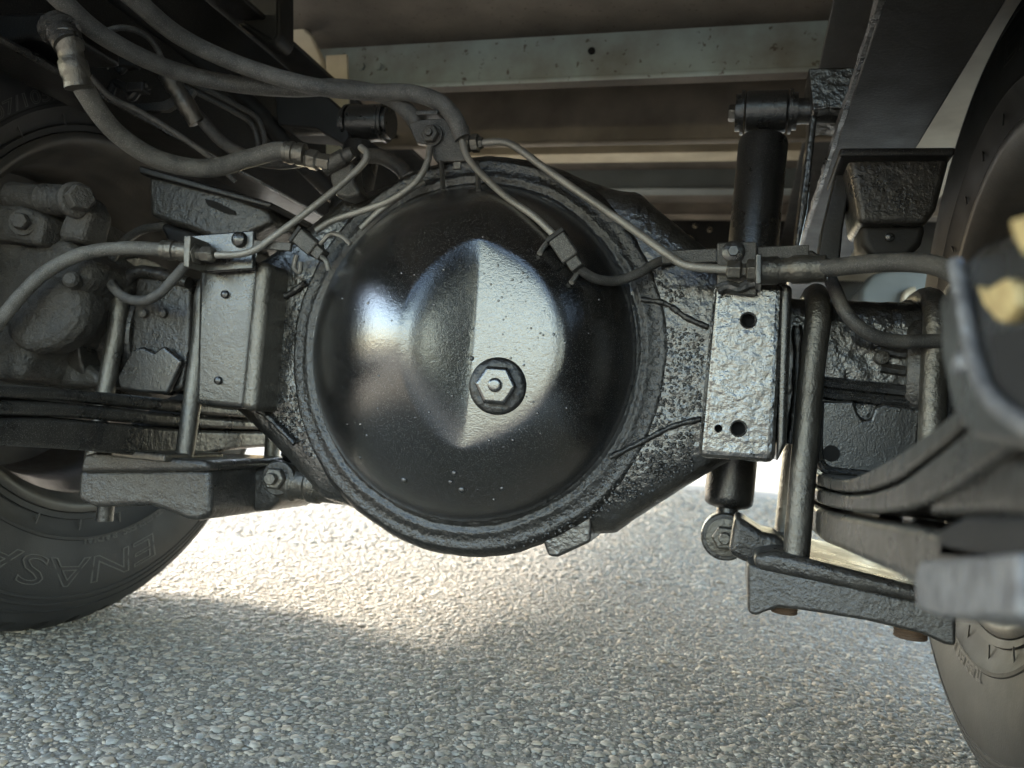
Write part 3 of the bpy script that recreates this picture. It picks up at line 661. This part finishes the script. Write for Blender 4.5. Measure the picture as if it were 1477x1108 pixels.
# hub and drum on both sides
for s, lab in ((-1, 'dark brake hub between the dusty caliper and the axle tube'), (1, 'dark brake hub behind the blurred hanger')):
    t = thing('brake_hub', lab, 'hub', (s*.46, 0, .2))
    m = MB(); m.lathe([(.085,.395),(.085,.40),(.078,.43),(.10,.45),(.125,.46),(.13,.54)], (0,0,CZ+.002), (s,0,0), 60); m.build('hub_shell', CAST, t, bevel=.002)
    m = MB(); m.lathe([(.062,.355),(.066,.36),(.066,.392),(.06,.396)], (0,0,CZ+.002), (s,0,0), 40); m.build('flange', CAST, t)
def lumpy(o, st=.006, size=.03, lev=2):
    sb = o.modifiers.new('tri', 'TRIANGULATE'); sb = o.modifiers.new('sub', 'SUBSURF'); sb.subdivision_type = 'SIMPLE'; sb.levels = lev; sb.render_levels = lev+1
    tx = bpy.data.textures.get('cast_noise') or bpy.data.textures.new('cast_noise', 'CLOUDS'); tx.noise_scale = size; tx.noise_depth = 3
    d = o.modifiers.new('disp', 'DISPLACE'); d.texture = tx; d.strength = st; d.texture_coords = 'GLOBAL'; return o
# left caliper
cal = thing('brake_caliper', 'dusty grey cast brake caliper beside the left wheel', 'brake caliper', U(60,420,Y=-.1))
def cp(poly, y, dy, mt=DUSTCAST, bev=.006, name='caliper_body'): return lumpy(MB().prism([U(a, b, Y=y) for a, b in poly], (0,dy,0)).build(name, mt, cal, bevel=bev, seg=3))
cp(((-60,300),(0,293),(26,293),(63,313),(56,352),(0,345),(-60,345)), -.135, .07)
cp(((-60,350),(0,343),(54,352),(92,342),(121,362),(132,396),(110,420),(98,456),(74,490),(40,506),(28,548),(-60,548)), -.12, .08, bev=.010)
m = MB(); q = U(70,452,Y=-.115); m.lathe([(.040,-.02),(.040,.000),(.036,.008),(.030,.012),(.012,.014)], q, (.15,-1,0), 36, wob=lambda a, h: .10*math.sin(2*a+.6)); lumpy(m.build('piston_housing', DUSTCAST, cal, smooth=60))
m = MB(); q = U(96,382,Y=-.10); m.lathe([(.033,-.02),(.033,.006),(.026,.012),(.01,.014)], q, (.3,-1,0), 30); lumpy(m.build('piston_housing', DUSTCAST, cal, smooth=60))
cp(((102,276),(120,280),(132,306),(117,350),(82,342),(95,304)), -.13, .03, name='mounting_ear')
m = MB(); a, b = U(20,284,Y=-.125), U(112,290,Y=-.125); m.lathe([(.0145,0)]+[(.0145 if i % 2 else .0125, .035+i*.003) for i in range(8)]+[(.0135,.062),(.0135,(b-a).length)], a, b-a, 24); m.build('slide_pin_boot', DUSTCAST, cal)
m = MB(); q = U(108,290,Y=-.132); d = V(.85,-.5,.02); m.lathe([(.0165,0),(.0165,.007),(.0135,.010)], q, d, 24); m.hexnut(q+d.normalized()*.010, d, .0125, .014); m.build('pin_bolt', DUSTCAST, cal, bevel=.0008)
m = MB(); q = U(33,321,Y=-.138); m.hexnut(q, (.5,-1,0), .008, .010); m.lathe([(.012,-.004),(.012,.001)], q, (.5,-1,0), 20); m.build('bleed_bolt', DUSTCAST, cal)
m = MB(); q = U(104,404,Y=-.128); m.lathe([(.007,-.01),(.0075,.004),(.005,.007)], q, (.5,-1,.1), 16); m.build('knob', DUSTCAST, cal)
cp(((55,500),(100,505),(168,560),(40,556)), -.07, .04, CAST, name='lower_bracket')
m = MB(); q = U(76,524,Y=-.073); m.lathe([(.012,-.002),(.012,.003)], q, (.2,-1,0), 24); m.hexnut(q, (.2,-1,0), .008, .008); m.build('bracket_bolt', CAST, cal)

# ------------------------------------------------------------------ hoses and pipes
def yc(px, py, y, off=.006):
    q = on_cover(px, py); inside = math.hypot(q.x-CX, q.z-CZ) < .150
    return min(y, q.y-off) if inside else y
def hose(name, label, cat, pts, r, mt, n=14, group=None, y=None):
    P = [U(p[0], p[1], Y=yc(p[0], p[1], p[2])) for p in pts]
    o = MB().tube(spline(P, 10), r, n).build(name, mt, smooth=60)
    if label: tag(o, label, cat, group)
    return o
def hose_ends(name, label, cat, pts, r, mt, ends=(), n=14, group=None):
    """a hose with crimped ferrules as parts"""
    P = spline([U(p[0], p[1], Y=p[2]) for p in pts], 10)
    t = thing(name, label, cat, P[0], group)
    MB().tube(P, r, n).build('hose_body', mt, t, smooth=60)
    for idx, ln, rr_ in ends:
        d = (P[1]-P[0]) if idx == 0 else (P[-2]-P[-1]); o = P[0] if idx == 0 else P[-1]; d.normalize()
        pr = [(rr_*.8,-.004),(rr_,-.003),(rr_,ln*.25),(rr_*.86,ln*.3),(rr_*.86,ln*.45),(rr_,ln*.5),(rr_,ln*.75),(rr_*.9,ln*.8),(rr_*.95,ln),(rr_*.7,ln+.001)]
        MB().lathe(pr, o, d, 20).build('ferrule', BOLT, t)
    return t
hose('breather_hose', 'long pale grey hose running under its twin to the bracket bolt', 'hose', ((60,-30,-.255),(90,2,-.235),(150,53,-.19),(240,98,-.125),(330,120,-.08),(420,128,-.05),(490,126,-.045),(555,138,-.03),(590,163,-.04),(607,188,-.045)), .0080, HOSE)
hose('breather_hose', 'long pale grey hose arching over its twin to the bracket top', 'hose', ((160,-30,-.22),(195,0,-.195),(262,54,-.14),(350,95,-.095),(450,124,-.07),(530,133,-.045),(590,134,-.05),(632,147,-.055),(655,170,-.058),(668,200,-.056)), .0080, HOSE)
hose_ends('brake_hose', 'ribbed pale hose bowing down from the rail fitting to the tee', 'hose', ((96,52,-.225),(104,85,-.22),(122,130,-.205),(166,190,-.17),(228,230,-.135),(298,243,-.105),(358,229,-.085),(400,218,-.08),(435,223,-.075)), .0084, HOSE, ((0,.04,.0112),(1,.016,.0105)))
hose_ends('brake_hose', 'thin dark hose with ribbed end clipped inside the left rail', 'hose', ((243,110,-.07),(262,140,-.06),(290,172,-.045),(322,206,-.04),(362,228,-.045),(400,235,-.055),(435,232,-.06)), .0062, HOSEB, ((0,.05,.0095),))
hose_ends('brake_hose', 'grey hose looping from the left bracket down to the dusty caliper', 'hose', ((268,363,-.105),(230,360,-.11),(180,358,-.118),(120,366,-.13),(70,390,-.142),(38,418,-.148),(12,448,-.15),(-20,490,-.15)), .0063, HOSE, ((0,.022,.0095),))
hose_ends('brake_hose', 'glossy black hose leaving the right bracket towards the blurred hanger', 'hose', ((1098,391,-.105),(1150,389,-.11),(1200,386,-.12),(1262,380,-.14),(1320,379,-.16),(1365,388,-.18),(1400,412,-.2)), .0064, HOSEB, ((0,.045,.0105),))
hose('sensor_wire', 'thin black wire curving down along the right axle tube', 'wire', ((1168,370,-.02),(1188,388,-.05),(1202,412,-.075),(1218,448,-.085),(1248,478,-.085),(1290,492,-.08),(1345,492,-.078),(1390,492,-.075)), .0052, HOSEB)
hose('sensor_wire', 'dark wire looping under the left hose bracket', 'wire', ((268,382,-.10),(248,405,-.105),(228,425,-.108),(205,434,-.105),(178,428,-.1),(160,408,-.09),(160,378,-.08),(178,350,-.06),(205,332,-.04),(240,326,-.02)), .0046, HOSEB)
for i_, (dx_, dy_) in enumerate(((0, 0), (9, -7))):
    hose('brake_pipe', ('lower' if i_ == 0 else 'upper')+' of two thin dark pipes bending down behind the ribbed hose', 'pipe', tuple((a+dx_, b+dy_, c_) for a, b, c_ in ((255,120,-.03),(300,142,.0),(340,163,.03),(362,178,.05),(372,205,.06),(372,240,.07))), .0028, HOSEB)
hose('wire_harness', 'thin black wire wandering down the left rail beside the taped harness', 'wire', ((205,5,-.1),(245,45,-.06),(300,85,-.01),(352,140,.04),(398,205,.09),(440,250,.13)), .0045, DARK)
hose('sensor_wire', 'thin dark wire crossing under the ribbed pale hose', 'wire', ((130,110,-.15),(160,140,-.13),(200,160,-.11),(250,190,-.09),(300,225,-.07),(340,262,-.05)), .0028, HOSEB)
hose('wire_harness', 'black taped wire harness running down inside the left rail', 'wire', ((150,-20,-.13),(250,55,-.045),(330,120,.02),(385,175,.07),(430,230,.12),(500,300,.2)), .010, DARK)
hose('brake_pipe', 'thin steel pipe slanting from the tee down to the left bracket', 'pipe', ((520,212,-.07),(529,222,-.072),(522,238,-.074),(490,268,-.08),(440,308,-.09),(390,345,-.1),(368,360,-.105),(345,367,-.108),(312,368,-.108)), .0032, PIPE)
hose('brake_pipe', 'thin steel pipe sloping from the bracket tee across the housing to the right bracket', 'pipe', ((690,207,-.055),(722,205,-.06),(745,213,-.063),(800,253,-.07),(900,322,-.085),(960,365,-.098),(985,381,-.104),(1010,386,-.106),(1055,389,-.106)), .0034, PIPE)
hose('sensor_wire', 'speckled wire curving from the bracket down to the clip on the left of the dome', 'wire', ((620,212,-.06),(616,235,-.066),(600,262,-.07),(565,288,-.072),(520,305,-.072),(480,318,-.074),(455,333,-.078)), .0030, PIPE)
hose('sensor_wire', 'speckled wire curving from the bracket down to the clip on the right of the dome', 'wire', ((667,204,-.062),(675,228,-.068),(695,252,-.076),(730,284,-.082),(770,312,-.086),(802,342,-.09)), .0030, PIPE)
hose('sensor_wire', 'short dark wire sagging from the right dome clip to the housing arm', 'wire', ((822,372,-.092),(838,390,-.09),(862,403,-.086),(890,405,-.08),(920,395,-.072),(950,378,-.062),(985,372,-.05)), .0040, HOSEB)
hose('brake_pipe', 'thin pipe hugging the upper left edge of the domed cover', 'pipe', ((612,262,-.060),(585,278,-.064),(548,304,-.07),(520,330,-.074)), .0026, PIPE)
# tee on the left
te = thing('pipe_tee', 'dark brass pipe tee joining the two left hoses', 'fitting', U(485,235,Y=-.07))
m = MB(); a, b = U(430,226,Y=-.073), U(478,236,Y=-.07); m.lathe([(.0088,0),(.0088,.008),(.007,.010),(.0098,.012),(.0098,.02),(.0075,.022),(.0085,.03),(.0085,(b-a).length)], a, b-a, 6); m.build('hex_fitting', BOLT, te, bevel=.0006)
m = MB(); a, b = U(468,242,Y=-.068), U(515,216,Y=-.07); m.lathe([(.008,0),(.008,.022),(.0062,.024),(.0062,.028),(.005,.032)], a, b-a, 16); m.build('outlet', BRACKET, te)
MB().prism([U(x,y,Y=-.066) for x,y in ((472,240),(508,232),(512,262),(520,280),(500,287),(482,282),(476,262))], (0,.02,0)).build('block', BRACKET, te, bevel=.004, seg=3)
m = MB(); m.tube(spline([U(x,y,Y=.06) for x,y in ((525,225),(550,226),(575,240),(588,256))], 6), .0085, 12); m.build('elbow', HOSEB, te)
# clamp bracket above the dome
cb = thing('hose_bracket', 'speckled steel bracket bolted above the dome holding hoses and wires', 'bracket', U(640,230,Y=-.05))
MB().prism([U(x,y,Y=-.056) for x,y in ((588,178),(606,172),(640,170),(652,180),(672,176),(678,200),(668,212),(674,232),(628,234),(614,208),(600,206))], (0,.008,0)).build('plate', BRACKET, cb, bevel=.0015)
MB().span(U(607,168,Y=-.05).x, U(638,168,Y=-.05).x, -.062, -.03, U(620,173,Y=-.05).z, U(620,166,Y=-.05).z).build('top_tab', BRACKET, cb, bevel=.001)
m = MB(); q = U(624,196,Y=-.057); m.lathe([(.0105,0),(.0105,.002)], q, (-.1,-1,0), 24); m.hexnut(q+V(0,-.002,0), (-.1,-1,0), .0085, .006); m.lathe([(.004,0),(.0035,.003)], q+V(-.0005,-.008,0), (0,-1,0), 12); m.build('bolt', BRACKET, cb, bevel=.0006)
m = MB(); a, b = U(666,208,Y=-.056), U(696,206,Y=-.056); m.lathe([(.0075,0),(.0075,.008),(.006,.009),(.0085,.010),(.0085,.016),(.006,.017),(.005,.02)], a, b-a, 6); m.build('pipe_nut', BOLT, cb)
for px in (650, 668): 
    q = U(px, 182, Y=-.052); 
m = MB(); m.span(U(655,240,Y=-.05).x, U(667,240,Y=-.05).x, -.054, -.04, U(660,246,Y=-.05).z, U(660,228,Y=-.05).z); m.build('stud', BOLT, cb, bevel=.001)
for px in (636, 687):
    m = MB(); P = [U(px, 234, Y=-.058), U(px+2, 252, Y=-.064), on_cover(px+3, 276)]; m.tube(P, .0024, 6); m.build('tab', BRACKET, cb)
# wire clips on the dome
def clip(px, py, ang, label, hook):
    c0 = U(px, py, Y=yc(px, py, -.086, .010)); t = thing('wire_clip', label, 'clip', c0); dx = V(math.cos(ang), 0, -math.sin(ang)); dz = V(math.sin(ang), 0, math.cos(ang))
    MB().box(c0, (.026, .016, .015), (dx, V(0,1,0), dz)).build('connector', BRACKET, t, bevel=.002)
    MB().box(c0+dx*.017, (.010, .012, .011), (dx, V(0,1,0), dz)).build('plug', BRACKET, t, bevel=.0015)
    MB().box(c0-dx*.010, (.004, .018, .017), (dx, V(0,1,0), dz)).build('collar', DARK, t, bevel=.001)
    for hk in hook:
        MB().tube(spline([U(a, b, Y=yc(a, b, yy, .003)) for a, b, yy in hk], 4), .0022, 6).build('hook', PIPE, t, smooth=60)
clip(443, 350, R(-35)+R(70), 'speckled wire connector clipped to the left of the dome', (((462,352,-.088),(476,338,-.092),(492,340,-.094),(506,352,-.094)), ((458,366,-.088),(470,376,-.09),(474,390,-.088)), ((428,368,-.085),(424,385,-.085),(432,393,-.085),(434,378,-.085)), ((512,300,.0),(535,290,.0),(555,284,.0))))
clip(813, 357, R(52), 'speckled wire connector clipped to the right of the dome', (((796,345,-.094),(786,354,-.096),(778,366,-.098)), ((828,385,-.094),(832,395,-.096),(824,408,-.098))))
# left and right hose brackets on the axle
lb = thing('hose_bracket', 'black tab bracket on the left box holding pipe nut and hose end', 'bracket', U(300,380,Y=-.1))
MB().prism([U(x,y,Y=-.095) for x,y in ((268,340),(366,332),(364,388),(300,392),(268,386))], (0,.006,0)).build('plate', PAINT, lb, bevel=.0015)
MB().prism([U(x,y,Y=-.118) for x,y in ((265,340),(275,340),(272,386),(264,384))], (0,.024,0)).build('tab', BOLT, lb, bevel=.001)
MB().prism([U(x,y,Y=-.098) for x,y in ((366,346),(420,350),(418,362),(364,358))], (0,.004,0)).build('strip', BRACKET, lb, bevel=.0008)
m = MB(); a, b = U(276,366,Y=-.108), U(314,368,Y=-.108); m.lathe([(.010,0),(.010,.007),(.006,.008),(.006,.012),(.0075,.013),(.0075,.022),(.005,.025)], a, b-a, 6); m.build('pipe_nut', BOLT, lb, bevel=.0006)
m = MB(); q = U(346,346,Y=-.0955); m.lathe([(.0075,0),(.0065,.004),(.003,.006)], q, (0,-1,0), 16); m.build('screw', PAINT, lb)
rb = thing('hose_bracket', 'speckled tab bracket on the right box holding pipe nut and hose end', 'bracket', U(1060,390,Y=-.1))
MB().prism([U(x,y,Y=-.100) for x,y in ((1034,350),(1092,348),(1092,426),(1062,424),(1034,418))], (0,.006,0)).build('plate', BRACKET, rb, bevel=.0015)
MB().prism([U(x,y,Y=-.124) for x,y in ((1090,366),(1099,366),(1099,410),(1090,410))], (0,.026,0)).build('tab', PAINT, rb, bevel=.001)
MB().prism([U(x,y,Y=-.094) for x,y in ((955,362),(1034,358),(1034,378),(955,380))], (0,.004,0)).build('strip', BRACKET, rb, bevel=.0008)
MB().prism([U(x,y,Y=-.094) for x,y in ((1092,356),(1167,353),(1167,374),(1092,378))], (0,.004,0)).build('strip', BRACKET, rb, bevel=.0008)
m = MB(); q = U(1058,364,Y=-.1005); m.lathe([(.0085,0),(.0085,.0025),(.0065,.004)], q, (0,-1,0), 20); m.hexnut(q+V(0,-.003,0), (0,-1,0), .0045, .003); m.build('screw', PAINT, rb)
m = MB(); a, b = U(1048,389,Y=-.107), U(1092,390,Y=-.107); m.lathe([(.0065,0),(.0075,.001),(.0075,.010),(.005,.011),(.005,.014),(.0085,.015),(.0085,.026)], a, b-a, 6); m.build('pipe_nut', BOLT, rb, bevel=.0006)
MB().tube(spline([U(x,y,Y=-.102) for x,y in ((1034,418),(1050,412),(1065,416),(1080,410),(1092,408))], 5), .004, 8).build('weld_bead', ROUGHPAINT, rb)

# ------------------------------------------------------------------ rail fittings, upper left
hf = thing('rail_fitting', 'black hose union boss on the left frame rail', 'fitting', U(90,40,Y=-.2))
MB().prism([U(x,y,Y=-.205) for x,y in ((-20,20),(70,15),(110,35),(112,60),(80,62),(40,55),(0,66),(-20,66))], (0,.05,0)).build('bracket', RAIL, hf, bevel=.005, seg=3)
m = MB(); a, b = U(84,38,Y=-.225), U(100,66,Y=-.225); m.lathe([(.016,0),(.016,.005),(.012,.007),(.012,(b-a).length)], a, b-a, 20); m.build('union_nut', CAST, hf)
cl = thing('pipe_clip', 'thin steel clip bracket across the dark hose inside the left rail', 'clip', U(240,155,Y=-.05))
MB().prism([U(x,y,Y=-.055) for x,y in ((192,150),(235,146),(262,132),(280,128),(276,138),(240,160),(200,160))], (0,.006,0)).build('arm', BRACKET, cl, bevel=.0008)
for i, (px, py, lab) in enumerate(((168,92,'small dark wire clip high inside the left rail'), (182,128,'larger dark wire clip low inside the left rail'))):
    t = thing('wire_clip', lab, 'clip', U(px, py, Y=-.1)); s_ = 1+.3*i
    m = MB(); m.tube(spline([U(px+a*s_, py+b*s_, Y=-.1) for a, b in ((-18,6),(-12,-6),(0,0),(6,10),(14,2),(26,-4))], 5), .004, 8); m.build('loop', DARK, t)
    MB().box(U(px+18, py, Y=-.1), (.02,.012,.010)).build('body', DARK, t, bevel=.002)
hose('brake_pipe', 'thin dark pipe arching above the clips inside the left rail', 'pipe', ((135,80,-.15),(150,50,-.14),(175,40,-.13),(205,48,-.11),(225,68,-.09),(240,100,-.075)), .0028, HOSEB)
# grey tank far forward on the right
ft = thing('fuel_tank', 'grey rounded tank beyond the right axle tube', 'tank', (.55, 1.0, .4))
MB().prism([U(x,y,Y=.9) for x,y in ((1238,440),(1240,415),(1255,396),(1280,388),(1345,388),(1345,470),(1238,470))], (0,.5,0)).build('shell', BLUEG, ft, bevel=.012, seg=4)
MB().tube(spline([U(x,y,Y=.89) for x,y in ((1303,458),(1304,430),(1312,420),(1320,418))], 5), .006, 8).build('strap', CREAM, ft)
